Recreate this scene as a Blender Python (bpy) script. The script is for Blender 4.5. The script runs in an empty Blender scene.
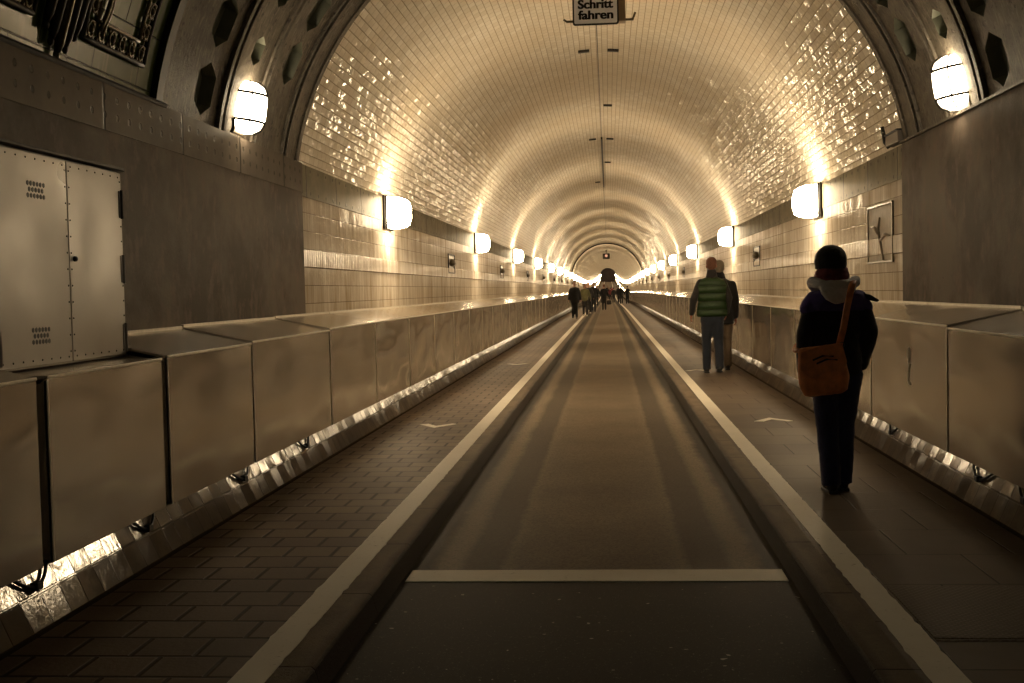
import bpy, bmesh, math, random
from mathutils import Vector, Matrix
random.seed(7)
C = bpy.context.scene.collection
PI = math.pi
R = math.radians

# ------------------------------------------------------------------ tags
def tag(o, label=None, cat=None, group=None, kind=None):
    if label: o['label'] = label
    if cat: o['category'] = cat
    if group: o['group'] = group
    if kind: o['kind'] = kind
    return o

def empty(name, loc, rz=0, label=None, cat=None, group=None):
    o = bpy.data.objects.new(name, None)
    o.empty_display_size = .1
    C.objects.link(o)
    o.location = loc
    o.rotation_euler = (0, 0, rz)
    return tag(o, label, cat, group)

def obj(name, bm, mat, parent=None, smooth=False, normals=True):
    me = bpy.data.meshes.new(name)
    if normals: bmesh.ops.recalc_face_normals(bm, faces=bm.faces)
    bm.to_mesh(me); bm.free()
    for m in (mat if isinstance(mat, (list, tuple)) else [mat]): me.materials.append(m)
    if smooth:
        for p in me.polygons: p.use_smooth = True
    o = bpy.data.objects.new(name, me)
    C.objects.link(o)
    if parent: o.parent = parent
    return o

def structure(o, label, cat):
    return tag(o, label, cat, kind='structure')

def dup(root, loc=None, rot=None):
    r = root.copy(); C.objects.link(r)
    if loc is not None: r.location = loc
    if rot is not None: r.rotation_euler = rot
    for ch in list(root.children):
        c = ch.copy(); C.objects.link(c); c.parent = r
        for g in list(ch.children):
            d = g.copy(); C.objects.link(d); d.parent = c
    return r

def smooth_some(o, ang=40):
    me = o.data
    for p in me.polygons: p.use_smooth = True
    bm = bmesh.new(); bm.from_mesh(me)
    for e in bm.edges:
        if len(e.link_faces) != 2 or e.calc_face_angle(0) > R(ang): e.smooth = False
    bm.to_mesh(me); bm.free()
    return o

# ------------------------------------------------------------------ mesh helpers
def NB(): return bmesh.new()

def box(bm, x0, x1, y0, y1, z0, z1, bev=0, mi=0):
    vs = [bm.verts.new((x, y, z)) for x in (x0, x1) for y in (y0, y1) for z in (z0, z1)]
    fs = [(0, 1, 3, 2), (4, 6, 7, 5), (0, 4, 5, 1), (2, 3, 7, 6), (0, 2, 6, 4), (1, 5, 7, 3)]
    out = [bm.faces.new([vs[i] for i in f]) for f in fs]
    for f in out: f.material_index = mi
    if bev:
        es = list({e for f in out for e in f.edges})
        r = bmesh.ops.bevel(bm, geom=es, offset=bev, segments=2, affect='EDGES', profile=.5)
        for f in r['faces']: f.material_index = mi
    return out

def prism(bm, pts, axis, a, b, bev=0):
    """closed outline pts (2d) extruded along axis from a to b"""
    def P(p, t):
        if axis == 1: return (p[0], t, p[1])
        if axis == 0: return (t, p[0], p[1])
        return (p[0], p[1], t)
    A = [bm.verts.new(P(p, a)) for p in pts]
    B = [bm.verts.new(P(p, b)) for p in pts]
    n = len(pts)
    fs = [bm.faces.new(A), bm.faces.new(B[::-1])]
    for i in range(n): fs.append(bm.faces.new([A[i], A[(i+1) % n], B[(i+1) % n], B[i]]))
    if bev:
        es = list({e for f in fs for e in f.edges})
        bmesh.ops.bevel(bm, geom=es, offset=bev, segments=2, affect='EDGES', profile=.5)
    return fs

def frame_of(d, ref):
    d = d.normalized()
    x = ref - d * ref.dot(d)
    if x.length < 1e-4:
        x = Vector((0, 1, 0)) - d * d.y
    x.normalize()
    return x, d.cross(x)

def tube(bm, pts, rad, seg=10, ref=(1, 0, 0), cap=True, mi=0):
    """pts with radii (number or (rx, ry)); closed ends, rounded by one extra ring"""
    pts = [Vector(p) for p in pts]
    ref = Vector(ref)
    if not isinstance(rad, (list, tuple)) : rad = [rad]*len(pts)
    rr = [(r, r) if not isinstance(r, (list, tuple)) else r for r in rad]
    rings = []
    n = len(pts)
    for i, p in enumerate(pts):
        d = (pts[min(i+1, n-1)] - pts[max(i-1, 0)])
        x, y = frame_of(d, ref)
        rings.append([bm.verts.new(p + x*math.cos(t)*rr[i][0] + y*math.sin(t)*rr[i][1])
                      for t in [2*PI*k/seg for k in range(seg)]])
    for a, b in zip(rings, rings[1:]):
        for k in range(seg):
            f = bm.faces.new([a[k], a[(k+1) % seg], b[(k+1) % seg], b[k]]); f.material_index = mi
    if cap:
        f = bm.faces.new(rings[0][::-1]); f.material_index = mi
        f = bm.faces.new(rings[-1]); f.material_index = mi

def ell(bm, c, r, rot=None, seg=12, rings=8, mi=0):
    M = Matrix.Translation(Vector(c)) @ (rot.to_4x4() if rot else Matrix.Identity(4)) @ Matrix.Diagonal((r[0], r[1], r[2], 1))
    g = bmesh.ops.create_uvsphere(bm, u_segments=seg, v_segments=rings, radius=1, matrix=M)
    for v in g['verts']:
        for f in v.link_faces: f.material_index = mi

def limb(bm, pts, rad, ref=(1, 0, 0), seg=12):
    tube(bm, pts, rad, seg, ref)
    rr = [(r, r) if not isinstance(r, (list, tuple)) else r for r in rad]
    for i in (0, len(pts)-1):
        a, b = rr[i]; m = min(a, b)
        ell(bm, pts[i], (a, b, m) if abs((Vector(pts[-1])-Vector(pts[0])).normalized().z) > .5 else (m, m, m), seg=seg)

def bake(o):
    dg = bpy.context.evaluated_depsgraph_get()
    me = bpy.data.meshes.new_from_object(o.evaluated_get(dg))
    old = o.data
    o.modifiers.clear()
    o.data = me
    me.name = o.name
    bpy.data.meshes.remove(old)
    return o

def blob(name, bm, mat, parent, voxel, smooth=2, wrinkle=0, scale=.08):
    o = obj(name, bm, mat, parent, smooth=True)
    m = o.modifiers.new('r', 'REMESH'); m.mode = 'VOXEL'; m.voxel_size = voxel; m.use_smooth_shade = True
    if smooth:
        s = o.modifiers.new('s', 'SMOOTH'); s.factor = .5; s.iterations = smooth
    if wrinkle:
        t = bpy.data.textures.new('folds', 'CLOUDS'); t.noise_scale = scale; t.noise_depth = 2
        d = o.modifiers.new('d', 'DISPLACE'); d.texture = t; d.strength = wrinkle; d.mid_level = .5
    bake(o)
    for p in o.data.polygons: p.use_smooth = True
    return o

# ------------------------------------------------------------------ shader helpers
class G:
    def __init__(s, name):
        s.m = bpy.data.materials.new(name); s.m.use_nodes = True
        s.t = s.m.node_tree; s.n = s.t.nodes; s.l = s.t.links
        s.b = s.n['Principled BSDF']
    def node(s, typ, **kw):
        n = s.n.new(typ)
        for k, v in kw.items(): setattr(n, k, v)
        return n
    def put(s, sock, v):
        if hasattr(v, 'links') or isinstance(v, bpy.types.NodeSocket): s.l.new(v, sock)
        else: sock.default_value = v
    def M(s, op, a, b=None, c=None, clamp=False):
        n = s.node('ShaderNodeMath', operation=op, use_clamp=clamp)
        s.put(n.inputs[0], a)
        if b is not None: s.put(n.inputs[1], b)
        if c is not None: s.put(n.inputs[2], c)
        return n.outputs[0]
    def coord(s, kind='Object'):
        n = s.node('ShaderNodeTexCoord'); return n.outputs[kind]
    def xyz(s, v):
        n = s.node('ShaderNodeSeparateXYZ'); s.l.new(v, n.inputs[0]); return n.outputs
    def comb(s, x, y, z=0.0):
        n = s.node('ShaderNodeCombineXYZ')
        for i, q in enumerate((x, y, z)): s.put(n.inputs[i], q)
        return n.outputs[0]
    def noise(s, v, scale, detail=3, rough=.55, out=0):
        n = s.node('ShaderNodeTexNoise'); s.l.new(v, n.inputs['Vector'])
        n.inputs['Scale'].default_value = scale; n.inputs['Detail'].default_value = detail; n.inputs['Roughness'].default_value = rough
        return n.outputs[out]
    def stretch(s, v, sc):
        n = s.node('ShaderNodeMapping'); s.l.new(v, n.inputs[0]); n.inputs['Scale'].default_value = sc; return n.outputs[0]
    def ramp(s, v, a, b, x=0.0, y=1.0):
        n = s.node('ShaderNodeMapRange'); s.put(n.inputs[0], v)
        for i, q in zip((1, 2, 3, 4), (a, b, x, y)): s.put(n.inputs[i], q)
        return n.outputs[0]
    def mix(s, f, a, b):
        n = s.node('ShaderNodeMix', data_type='RGBA')
        s.put(n.inputs[0], f)
        for i, q in ((6, a), (7, b)):
            s.put(n.inputs[i], (*q, 1) if isinstance(q, tuple) and len(q) == 3 else q)
        return n.outputs[2]
    def white(s, v, out='Value'):
        n = s.node('ShaderNodeTexWhiteNoise', noise_dimensions='3D'); s.l.new(v, n.inputs['Vector']); return n.outputs[out]
    def bump(s, h, strength=1.0, dist=.01, normal=None):
        n = s.node('ShaderNodeBump'); s.l.new(h, n.inputs['Height'])
        n.inputs['Strength'].default_value = strength; n.inputs['Distance'].default_value = dist
        if normal is not None: s.l.new(normal, n.inputs['Normal'])
        return n.outputs[0]
    def fin(s, col=None, rough=None, metal=None, normal=None, spec=None, coat=None):
        def setv(k, v):
            if v is None: return
            if isinstance(v, tuple) and len(v) == 3: v = (*v, 1)
            s.put(s.b.inputs[k], v)
        setv('Base Color', col); setv('Roughness', rough); setv('Metallic', metal); setv('Normal', normal)
        setv('Specular IOR Level', spec); setv('Coat Weight', coat)
        return s.m
    def fres(s, a, k, p=5.0):
        n = s.node('ShaderNodeLayerWeight'); n.inputs['Blend'].default_value = .5
        return s.M('ADD', s.M('MULTIPLY', s.M('POWER', n.outputs['Facing'], p), k), a)
    def dg(s, col, rough, fac, normal=None):
        """matt body with a thin gloss on top"""
        d = s.node('ShaderNodeBsdfDiffuse'); gl = s.node('ShaderNodeBsdfGlossy'); mx = s.node('ShaderNodeMixShader')
        s.put(d.inputs['Color'], (*col, 1) if isinstance(col, tuple) else col)
        gl.inputs['Color'].default_value = (1, .97, .92, 1)
        s.put(gl.inputs['Roughness'], rough); s.put(mx.inputs[0], fac)
        if normal is not None: s.l.new(normal, d.inputs['Normal']); s.l.new(normal, gl.inputs['Normal'])
        s.l.new(d.outputs[0], mx.inputs[1]); s.l.new(gl.outputs[0], mx.inputs[2])
        s.l.new(mx.outputs[0], s.n['Material Output'].inputs['Surface'])
        s.n.remove(s.b)
        return s.m
    def grid(s, u, v, pu, pv, stagger=0.0):
        """cell coordinates: returns fu, fv in 0..1 and a cell vector"""
        vv = s.M('DIVIDE', v, pv); cv = s.M('FLOOR', vv); fv = s.M('SUBTRACT', vv, cv)
        uu = s.M('DIVIDE', u, pu)
        if stagger: uu = s.M('ADD', uu, s.M('MULTIPLY', cv, stagger))
        cu = s.M('FLOOR', uu); fu = s.M('SUBTRACT', uu, cu)
        return fu, fv, s.comb(cu, cv, 0.0)
    def joint(s, f, w):
        """1 in the joint, 0 on the face; w is the joint's share of the cell on each side"""
        d = s.M('MINIMUM', f, s.M('SUBTRACT', 1.0, f))
        return s.ramp(d, w*.4, w, 1.0, 0.0)
    def tilt(s, fu, fv, cell, amp):
        r1 = s.white(cell); n = s.node('ShaderNodeVectorMath', operation='ADD'); s.l.new(cell, n.inputs[0]); n.inputs[1].default_value = (17.3, 5.1, 2.2)
        r2 = s.white(n.outputs[0])
        a = s.M('MULTIPLY', s.M('SUBTRACT', r1, .5), s.M('SUBTRACT', fu, .5))
        b = s.M('MULTIPLY', s.M('SUBTRACT', r2, .5), s.M('SUBTRACT', fv, .5))
        return s.M('MULTIPLY', s.M('ADD', a, b), amp), r1

def plain(name, col, rough=.6, metal=0.0, nz=0.0, nscale=30, spec=None, bumpd=0.0):
    g = G(name); c = g.coord()
    n = g.noise(c, nscale)
    col2 = tuple(max(0, q*(1-nz)) for q in col)
    cc = g.mix(g.ramp(n, .35, .65), col, col2) if nz else col
    nn = g.bump(n, 1.0, bumpd) if bumpd else None
    return g.fin(cc, rough, metal, nn, spec)

def emit(name, col, strength):
    g = G(name)
    g.b.inputs['Base Color'].default_value = (.8, .8, .8, 1)
    g.b.inputs['Emission Color'].default_value = (*col, 1)
    g.b.inputs['Emission Strength'].default_value = strength
    return g.m

def m_vault():
    g = G('glazed_vault_tile')
    u, v, _ = g.xyz(g.coord('UV'))
    fu, fv, cell = g.grid(v, u, .17, .082, .5)   # fu along the tunnel, fv round the arch
    ju = g.joint(fu, .035); jv = g.joint(fv, .09)
    j = g.M('MAXIMUM', ju, jv)
    t, r = g.tilt(fu, fv, cell, 1.5)
    pil = g.M('MULTIPLY', g.M('SINE', g.M('MULTIPLY', fu, PI)), g.M('SINE', g.M('MULTIPLY', fv, PI)))
    obj_ = g.coord()
    wob = g.noise(obj_, 7.0, 2)
    big = g.noise(obj_, .55, 4, .6)
    col = g.mix(r, (.82, .77, .67), (.71, .65, .54))
    col = g.mix(g.ramp(big, .35, .7), col, (.68, .59, .45))
    col = g.mix(g.M('MULTIPLY', j, .75), col, (.22, .17, .10))
    h = g.M('ADD', g.M('ADD', g.M('ADD', t, g.M('MULTIPLY', pil, .16)), g.M('MULTIPLY', wob, .9)), g.M('MULTIPLY', j, -.12))
    return g.dg(col, g.ramp(j, 0, 1, .075, .6), g.ramp(j, 0, 1, .12, .01), g.bump(h, 1.0, .006))

def m_walltile():
    g = G('glazed_wall_tile')
    c = g.coord(); x, y, z = g.xyz(c)
    fu, fv, cell = g.grid(y, g.M('SUBTRACT', z, 1.11), .082, .172, .5)
    # the moulded course of upright rounded tiles
    inb = g.M('MULTIPLY', g.M('GREATER_THAN', z, 1.626), g.M('LESS_THAN', z, 1.798))
    j = g.M('MAXIMUM', g.M('MULTIPLY', g.joint(fu, .05), .45), g.joint(fv, .03))
    t, r = g.tilt(fu, fv, cell, 1.0)
    rnd = g.M('MULTIPLY', g.M('SINE', g.M('MULTIPLY', fu, PI)), g.M('MULTIPLY', inb, 1.0))
    stain = g.noise(g.stretch(c, (1, 3.5, .5)), 2.0, 4, .6)
    col = g.mix(r, (.74, .68, .58), (.64, .57, .47))
    col = g.mix(g.ramp(stain, .38, .72), col, (.42, .33, .22))
    col = g.mix(g.M('MULTIPLY', j, .8), col, (.16, .12, .075))
    h = g.M('ADD', g.M('ADD', t, rnd), g.M('MULTIPLY', j, -.25))
    h = g.M('ADD', h, g.M('MULTIPLY', g.noise(c, 9.0, 2), 1.2))
    return g.dg(col, .13, g.ramp(inb, 0, 1, .03, .10), g.bump(h, 1.0, .005))

def m_band(pitch, off, z0, z1, col1, col2, holes=False):
    g = G('riveted_plate' if not holes else 'punched_plate')
    c = g.coord(); x, y, z = g.xyz(c)
    yy = g.M('DIVIDE', g.M('SUBTRACT', y, off), pitch)
    f = g.M('FRACT', yy); cell = g.comb(g.M('FLOOR', yy), 0.0, 0.0)
    r = g.white(cell)
    joint = g.joint(f, .016)
    def dots(py, zs, rad):
        fy = g.M('MULTIPLY', g.M('ABSOLUTE', g.M('SUBTRACT', g.M('FRACT', g.M('DIVIDE', g.M('SUBTRACT', y, off), py)), .5)), py)
        out = None
        for q in zs:
            dz = g.M('SUBTRACT', z, q)
            d = g.M('SQRT', g.M('ADD', g.M('MULTIPLY', fy, fy), g.M('MULTIPLY', dz, dz)))
            k = g.ramp(d, rad*.8, rad, 1.0, 0.0)
            out = k if out is None else g.M('MAXIMUM', out, k)
        return out
    h = z1 - z0
    if holes: d = dots(.17, (z0+h*.33, z0+h*.70), .021)
    else: d = dots(pitch/4, (z0+.045, z1-.045), .019)
    n = g.noise(c, 3.0, 5, .65)
    col = g.mix(r, col1, col2)
    col = g.mix(g.ramp(n, .4, .75), col, tuple(q*.45 for q in col1))
    col = g.mix(g.M('MAXIMUM', joint, g.M('MULTIPLY', d, .85)), col, (.012, .009, .006))
    hh = g.M('ADD', g.M('MULTIPLY', joint, -1.0), g.M('MULTIPLY', d, -1.0 if holes else .8))
    return g.dg(col, .35, .05, g.bump(g.M('ADD', hh, g.M('MULTIPLY', n, .5)), 1.0, .006))

def m_darkwall():
    g = G('weathered_render')
    c = g.coord()
    n = g.noise(c, 1.2, 6, .65); st = g.noise(g.stretch(c, (1, 1.4, .8)), 6.0, 6, .7)
    col = g.mix(g.ramp(n, .42, .58), (.150, .118, .090), (.070, .052, .038))
    col = g.mix(g.ramp(st, .52, .64, 0, .7), col, (.19, .125, .095))
    spots = g.noise(c, 14.0, 2)
    col = g.mix(g.ramp(spots, .74, .78), col, (.03, .02, .015))
    return g.dg(col, .45, .04, g.bump(g.noise(c, 45, 5), .6, .004))

def m_cast():
    g = G('painted_cast_iron')
    c = g.coord()
    n = g.noise(c, 2.2, 6, .65); st = g.noise(g.stretch(c, (1, 4, 1)), 9.0, 7, .75)
    col = g.mix(g.ramp(n, .35, .65), (.155, .128, .092), (.072, .058, .042))
    col = g.mix(g.ramp(st, .50, .62), col, (.21, .175, .13))
    col = g.mix(g.ramp(g.noise(c, 17, 6, .7), .56, .64), col, (.045, .036, .026))
    return g.dg(col, .38, .06, g.bump(g.noise(c, 26, 7, .75), 1.0, .016))

def m_green():
    g = G('green_glazed_panel')
    u, v, _ = g.xyz(g.coord('UV'))
    fu, fv, cell = g.grid(v, u, .62, .33, .5)
    j = g.M('MAXIMUM', g.joint(fu, .01), g.joint(fv, .018))
    c = g.coord()
    n = g.noise(c, 2.5, 5, .6); st = g.noise(g.stretch(c, (1.5, 6, .6)), 2.5, 4)
    col = g.mix(g.ramp(n, .3, .7), (.105, .135, .045), (.065, .09, .03))
    col = g.mix(g.ramp(st, .55, .75), col, (.15, .165, .065))
    col = g.mix(j, col, (.03, .03, .02))
    return g.dg(col, .2, .06, g.bump(g.M('ADD', g.M('MULTIPLY', n, .5), g.M('MULTIPLY', j, -1.0)), 1.0, .005))

def m_steel(name, base=(.40, .33, .245), rough=.13, waves=1.25, gloss=.70):
    g = G(name)
    c = g.coord()
    info = g.node('ShaderNodeObjectInfo')
    v = g.node('ShaderNodeVectorMath', operation='ADD'); g.l.new(c, v.inputs[0])
    sc = g.node('ShaderNodeVectorMath', operation='SCALE'); sc.inputs[0].default_value = (31, 17, 11); g.l.new(info.outputs['Random'], sc.inputs['Scale'])
    g.l.new(sc.outputs[0], v.inputs[1]); c2 = v.outputs[0]
    sm = g.noise(c2, 2.2, 3, .5); drip = g.noise(g.stretch(c2, (1.6, 1.6, .8)), 2.6, 1, .4); grain = g.noise(g.stretch(c2, (1, 1, 8)), 30, 2)
    col = g.mix(g.ramp(sm, .35, .7), base, tuple(q*.72 for q in base))
    col = g.mix(g.ramp(drip, .40, .75, 0, .32), col, (base[0]*.5, base[1]*.44, base[2]*.38))
    col = g.mix(g.ramp(grain, .3, .7, 0, .06), col, tuple(q*.5 for q in base))
    wave = g.noise(g.stretch(c2, (1, .7, 1.6)), 2.2, 0, .4)
    return g.dg(col, g.ramp(sm, .3, .7, rough*.8, rough*1.35), gloss, g.bump(g.M('MULTIPLY', wave, waves), 1.0, .02))

def m_ramp():
    g = G('glazed_kerb_tile')
    c = g.coord(); x, y, z = g.xyz(c)
    fu, fv, cell = g.grid(y, z, .17, .132)
    j = g.M('MAXIMUM', g.joint(fu, .03), g.joint(fv, .05))
    t, r = g.tilt(fu, fv, cell, .9)
    n = g.noise(c, 6.0, 5, .6)
    col = g.mix(r, (.13, .098, .066), (.075, .056, .038))
    col = g.mix(g.ramp(n, .4, .7), col, (.06, .045, .03))
    col = g.mix(j, col, (.04, .03, .02))
    h = g.M('ADD', g.M('ADD', t, g.M('MULTIPLY', n, .35)), g.M('MULTIPLY', j, -.2))
    return g.dg(col, g.ramp(n, .3, .7, .06, .14), g.ramp(z, .12, .14, .025, .10), g.bump(h, 1.0, .008))

def m_pavers(name, pu, pv, stag, c1, c2, jw, rough=.5):
    g = G(name)
    c = g.coord(); x, y, z = g.xyz(c)
    fu, fv, cell = g.grid(x, y, pu, pv, stag)
    j = g.M('MAXIMUM', g.joint(fu, jw/pu), g.joint(fv, jw/pv))
    t, r = g.tilt(fu, fv, cell, .5)
    n = g.noise(c, 40, 4); b = g.noise(c, .7, 4, .6)
    col = g.mix(r, c1, c2)
    col = g.mix(g.ramp(b, .4, .7), col, tuple(q*.6 for q in c1))
    col = g.mix(j, col, tuple(q*.22 for q in c2))
    h = g.M('ADD', g.M('ADD', t, g.M('MULTIPLY', n, .35)), g.M('MULTIPLY', j, -.8))
    return g.dg(col, g.ramp(b, .3, .7, .38, .5), g.fres(.006, .13), g.bump(h, 1.0, .006))

def m_asphalt():
    g = G('worn_asphalt')
    c = g.coord(); x, y, z = g.xyz(c)
    n = g.noise(c, 75, 4, .75); b = g.noise(c, 1.1, 5, .6); e = g.noise(c, 9, 5, .7)
    ax = g.M('ABSOLUTE', g.M('ADD', x, g.M('ADD', g.M('MULTIPLY', g.M('SUBTRACT', b, .5), .08), g.M('MULTIPLY', g.M('SUBTRACT', e, .5), .07))))
    # tyre-worn tracks, polished darker, pale dust beside them, kerb shadow and dirt painted dark in the gutters
    track = g.M('MULTIPLY', g.ramp(ax, .46, .50), g.ramp(ax, .68, .74, 1.0, 0.0))
    dust = g.M('MULTIPLY', g.ramp(ax, .68, .76), g.ramp(ax, .80, .87, 1.0, 0.0))
    rim = g.M('MULTIPLY', g.ramp(ax, .38, .46), g.ramp(ax, .46, .50, 1.0, 0.0))
    old = g.mix(g.ramp(b, .3, .7), (.215, .165, .11), (.15, .113, .075))
    old = g.mix(g.M('MULTIPLY', track, .8), old, (.075, .057, .040))
    old = g.mix(g.M('MULTIPLY', g.M('MAXIMUM', dust, g.M('MULTIPLY', rim, .5)), .5), old, (.30, .24, .165))
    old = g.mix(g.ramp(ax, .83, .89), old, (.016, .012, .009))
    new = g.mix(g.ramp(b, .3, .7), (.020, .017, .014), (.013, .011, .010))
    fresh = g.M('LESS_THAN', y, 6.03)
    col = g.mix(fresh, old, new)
    col = g.mix(g.ramp(n, .40, .52, .55, 0), col, (.03, .023, .016))
    col = g.mix(g.ramp(n, .58, .68, 0, .22), col, (.34, .28, .20))
    chips = g.noise(c, 34, 0)
    col = g.mix(g.M('MULTIPLY', g.M('GREATER_THAN', chips, .855), fresh), col, (.20, .17, .14))
    return g.dg(col, .42, g.fres(.005, .13), g.bump(n, .8, .004))

def m_kerb():
    g = G('kerb_stone')
    c = g.coord(); x, y, z = g.xyz(c)
    f = g.M('FRACT', g.M('DIVIDE', y, 1.05)); j = g.joint(f, .008)
    n = g.noise(c, 45, 6, .75); b = g.noise(c, 1.8, 6, .7)
    col = g.mix(g.ramp(b, .35, .7), (.23, .175, .12), (.125, .095, .065))
    col = g.mix(g.ramp(n, .55, .75, 0, .6), col, (.05, .04, .03))
    col = g.mix(j, col, (.02, .015, .01))
    col = g.mix(g.ramp(g.M('ADD', z, g.M('MULTIPLY', g.M('SUBTRACT', b, .5), .03)), -.012, -.002, .92, 0), col, (.014, .010, .008))  # kerb face darkened in colour for its shadow and dirt
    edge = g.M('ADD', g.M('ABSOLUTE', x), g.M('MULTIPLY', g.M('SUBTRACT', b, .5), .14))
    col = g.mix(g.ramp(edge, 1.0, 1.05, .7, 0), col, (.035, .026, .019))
    return g.dg(col, .42, g.fres(.006, .10), g.bump(g.M('ADD', n, g.M('MULTIPLY', j, -1.0)), 1.0, .008))

def m_paint():
    g = G('road_paint')
    c = g.coord()
    n = g.noise(c, 26, 5, .7); b = g.noise(c, 3, 3)
    w = g.M('MULTIPLY', g.ramp(n, .60, .72), g.ramp(b, .4, .6, .3, 1.0))
    col = g.mix(b, (.88, .82, .70), (.76, .70, .58))
    return g.dg(g.mix(w, col, (.34, .28, .20)), .5, g.fres(.01, .20), g.bump(n, .5, .002))

def m_tread():
    g = G('chequer_plate')
    c = g.coord(); x, y, z = g.xyz(c)
    p = .035
    a = g.M('FRACT', g.M('DIVIDE', g.M('ADD', x, y), p)); b = g.M('FRACT', g.M('DIVIDE', g.M('SUBTRACT', x, y), p))
    d = g.M('MULTIPLY', g.M('SINE', g.M('MULTIPLY', a, PI)), g.M('SINE', g.M('MULTIPLY', b, PI)))
    h = g.ramp(d, .35, .8)
    return g.dg(g.mix(h, (.10, .075, .053), (.15, .115, .082)), .4, g.fres(.01, .15), g.bump(h, 1.0, .004))

def cloth(name, col, rough=.9, scale=60, var=.35):
    g = G(name); c = g.coord()
    n = g.noise(c, scale, 4); f = g.noise(c, 6, 3)
    cc = g.mix(g.ramp(n, .3, .7), col, tuple(q*(1-var) for q in col))
    cc = g.mix(g.ramp(f, .5, .75, 0, .5), cc, tuple(min(1, q*1.5) for q in col))
    g.b.inputs['Sheen Weight'].default_value = .15
    return g.fin(cc, rough, 0.0, g.bump(g.M('ADD', n, g.M('MULTIPLY', f, 2.0)), .7, .006))

def m_quilt():
    g = G('quilted_green_fabric')
    c = g.coord(); x, y, z = g.xyz(c)
    f = g.M('FRACT', g.M('DIVIDE', z, .125))
    h = g.M('SINE', g.M('MULTIPLY', f, PI))
    n = g.noise(c, 25, 4)
    col = g.mix(g.ramp(h, 0, .35), (.004, .011, .002), (.012, .036, .005))
    return g.fin(col, .5, 0.0, g.bump(g.M('ADD', h, g.M('MULTIPLY', n, .5)), 1.0, .02))

POCKET = plain('pocket_paint', (.20, .20, .14), .5, 0, .3, 6)
V_TILE = m_vault(); W_TILE = m_walltile()
BAND = m_band(1.24, 9.85, 2.29, 2.59, (.27, .235, .155), (.20, .175, .12))
PUNCH = m_band(1.24, 9.0, 2.32, 2.59, (.15, .12, .09), (.115, .09, .068), True)
DWALL = m_darkwall(); CAST = m_cast(); GREEN = m_green()
STEEL = m_steel('polished_steel_cladding'); STEEL_N = m_steel('brushed_steel_cladding', (.44, .365, .275), .175, .9, .58); DOORST = m_steel('grey_steel_sheet', (.25, .215, .17), .34, .3, .22)
EDGE = plain('polished_steel_edge', (.75, .68, .56), .45, .35, .15)
RAMP = m_ramp()
PAVE_L = m_pavers('clay_pavers', .25, .24, .5, (.20, .145, .10), (.135, .097, .068), .014)
PAVE_R = m_pavers('paving_slabs', .52, .60, .5, (.15, .112, .08), (.115, .086, .062), .006, .46)
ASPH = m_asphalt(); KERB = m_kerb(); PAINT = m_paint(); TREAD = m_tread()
BLACK = plain('black_rubber', (.012, .011, .010), .5)
DARKM = plain('dark_iron', (.035, .03, .024), .5, .5, .3)
BRONZE = plain('aged_bronze', (.16, .13, .075), .3, .8, .5, 40)
WARM = (1.0, .78, .50)
GLASS_T = emit('lit_opal_glass', WARM, 66.0)
GLASS_R = emit('lit_opal_glass_of_arch_lamp', (1.0, .82, .56), 30.0)

# ------------------------------------------------------------------ geometry of the tunnel
YP = 10.87           # arch where the tiled tube starts
YG = 7.47            # where the green panels end and the iron ring starts
RV, ZC = 2.83, 2.148
YEND = 430.0
PF = [(70, 0, 0), (145, -.2, 0), (220, .35, .014), (430, 3.9, .018)]
def zo(y):
    if y <= 70: return 0.0
    for (a, za, ma), (b, zb, mb) in zip(PF, PF[1:]):
        if y <= b:
            h = b-a; t = (y-a)/h
            return (2*t**3-3*t*t+1)*za+(t**3-2*t*t+t)*h*ma+(-2*t**3+3*t*t)*zb+(t**3-t*t)*h*mb
    return 3.9
def stations(y0, y1):
    ys = [y0]
    y = y0
    while y < y1:
        y += 3.0 if y < 60 else 6.0
        ys.append(min(y, y1))
    return ys
FAR = stations(YP, YEND); NEAR = [-5.0, 0.0, 5.0, YP]; ALL = [-5.0, 0.0, 5.0] + FAR

def sweep(prof, ys, closed=True, uv=False):
    bm = NB(); rows = []
    for y in ys:
        dz = zo(y); rows.append([bm.verts.new((x, y, z+dz)) for x, z in prof])
    n = len(prof)
    lay = bm.loops.layers.uv.new('UVMap') if uv else None
    arc = [0]
    for a, b in zip(prof, prof[1:]): arc.append(arc[-1]+math.dist(a, b))
    for i in range(len(ys)-1):
        for k in range(n if closed else n-1):
            k2 = (k+1) % n
            f = bm.faces.new([rows[i][k], rows[i][k2], rows[i+1][k2], rows[i+1][k]])
            if uv:
                for lp, (u, v) in zip(f.loops, ((arc[k], ys[i]), (arc[k2], ys[i]), (arc[k2], ys[i+1]), (arc[k], ys[i+1]))): lp[lay].uv = (u, v)
    if closed:
        bm.faces.new(rows[0][::-1]); bm.faces.new(rows[-1])
    return bm

def arc_prof(r, a0, a1, n):
    return [(r*math.cos(R(a0+(a1-a0)*i/n)), ZC+r*math.sin(R(a0+(a1-a0)*i/n))) for i in range(n+1)]

A0 = 9.0
def shell_prof(r0, r1, n=72, a0=A0):
    return arc_prof(r0, a0, 180-a0, n) + arc_prof(r1, 180-a0, a0, n)

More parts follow.
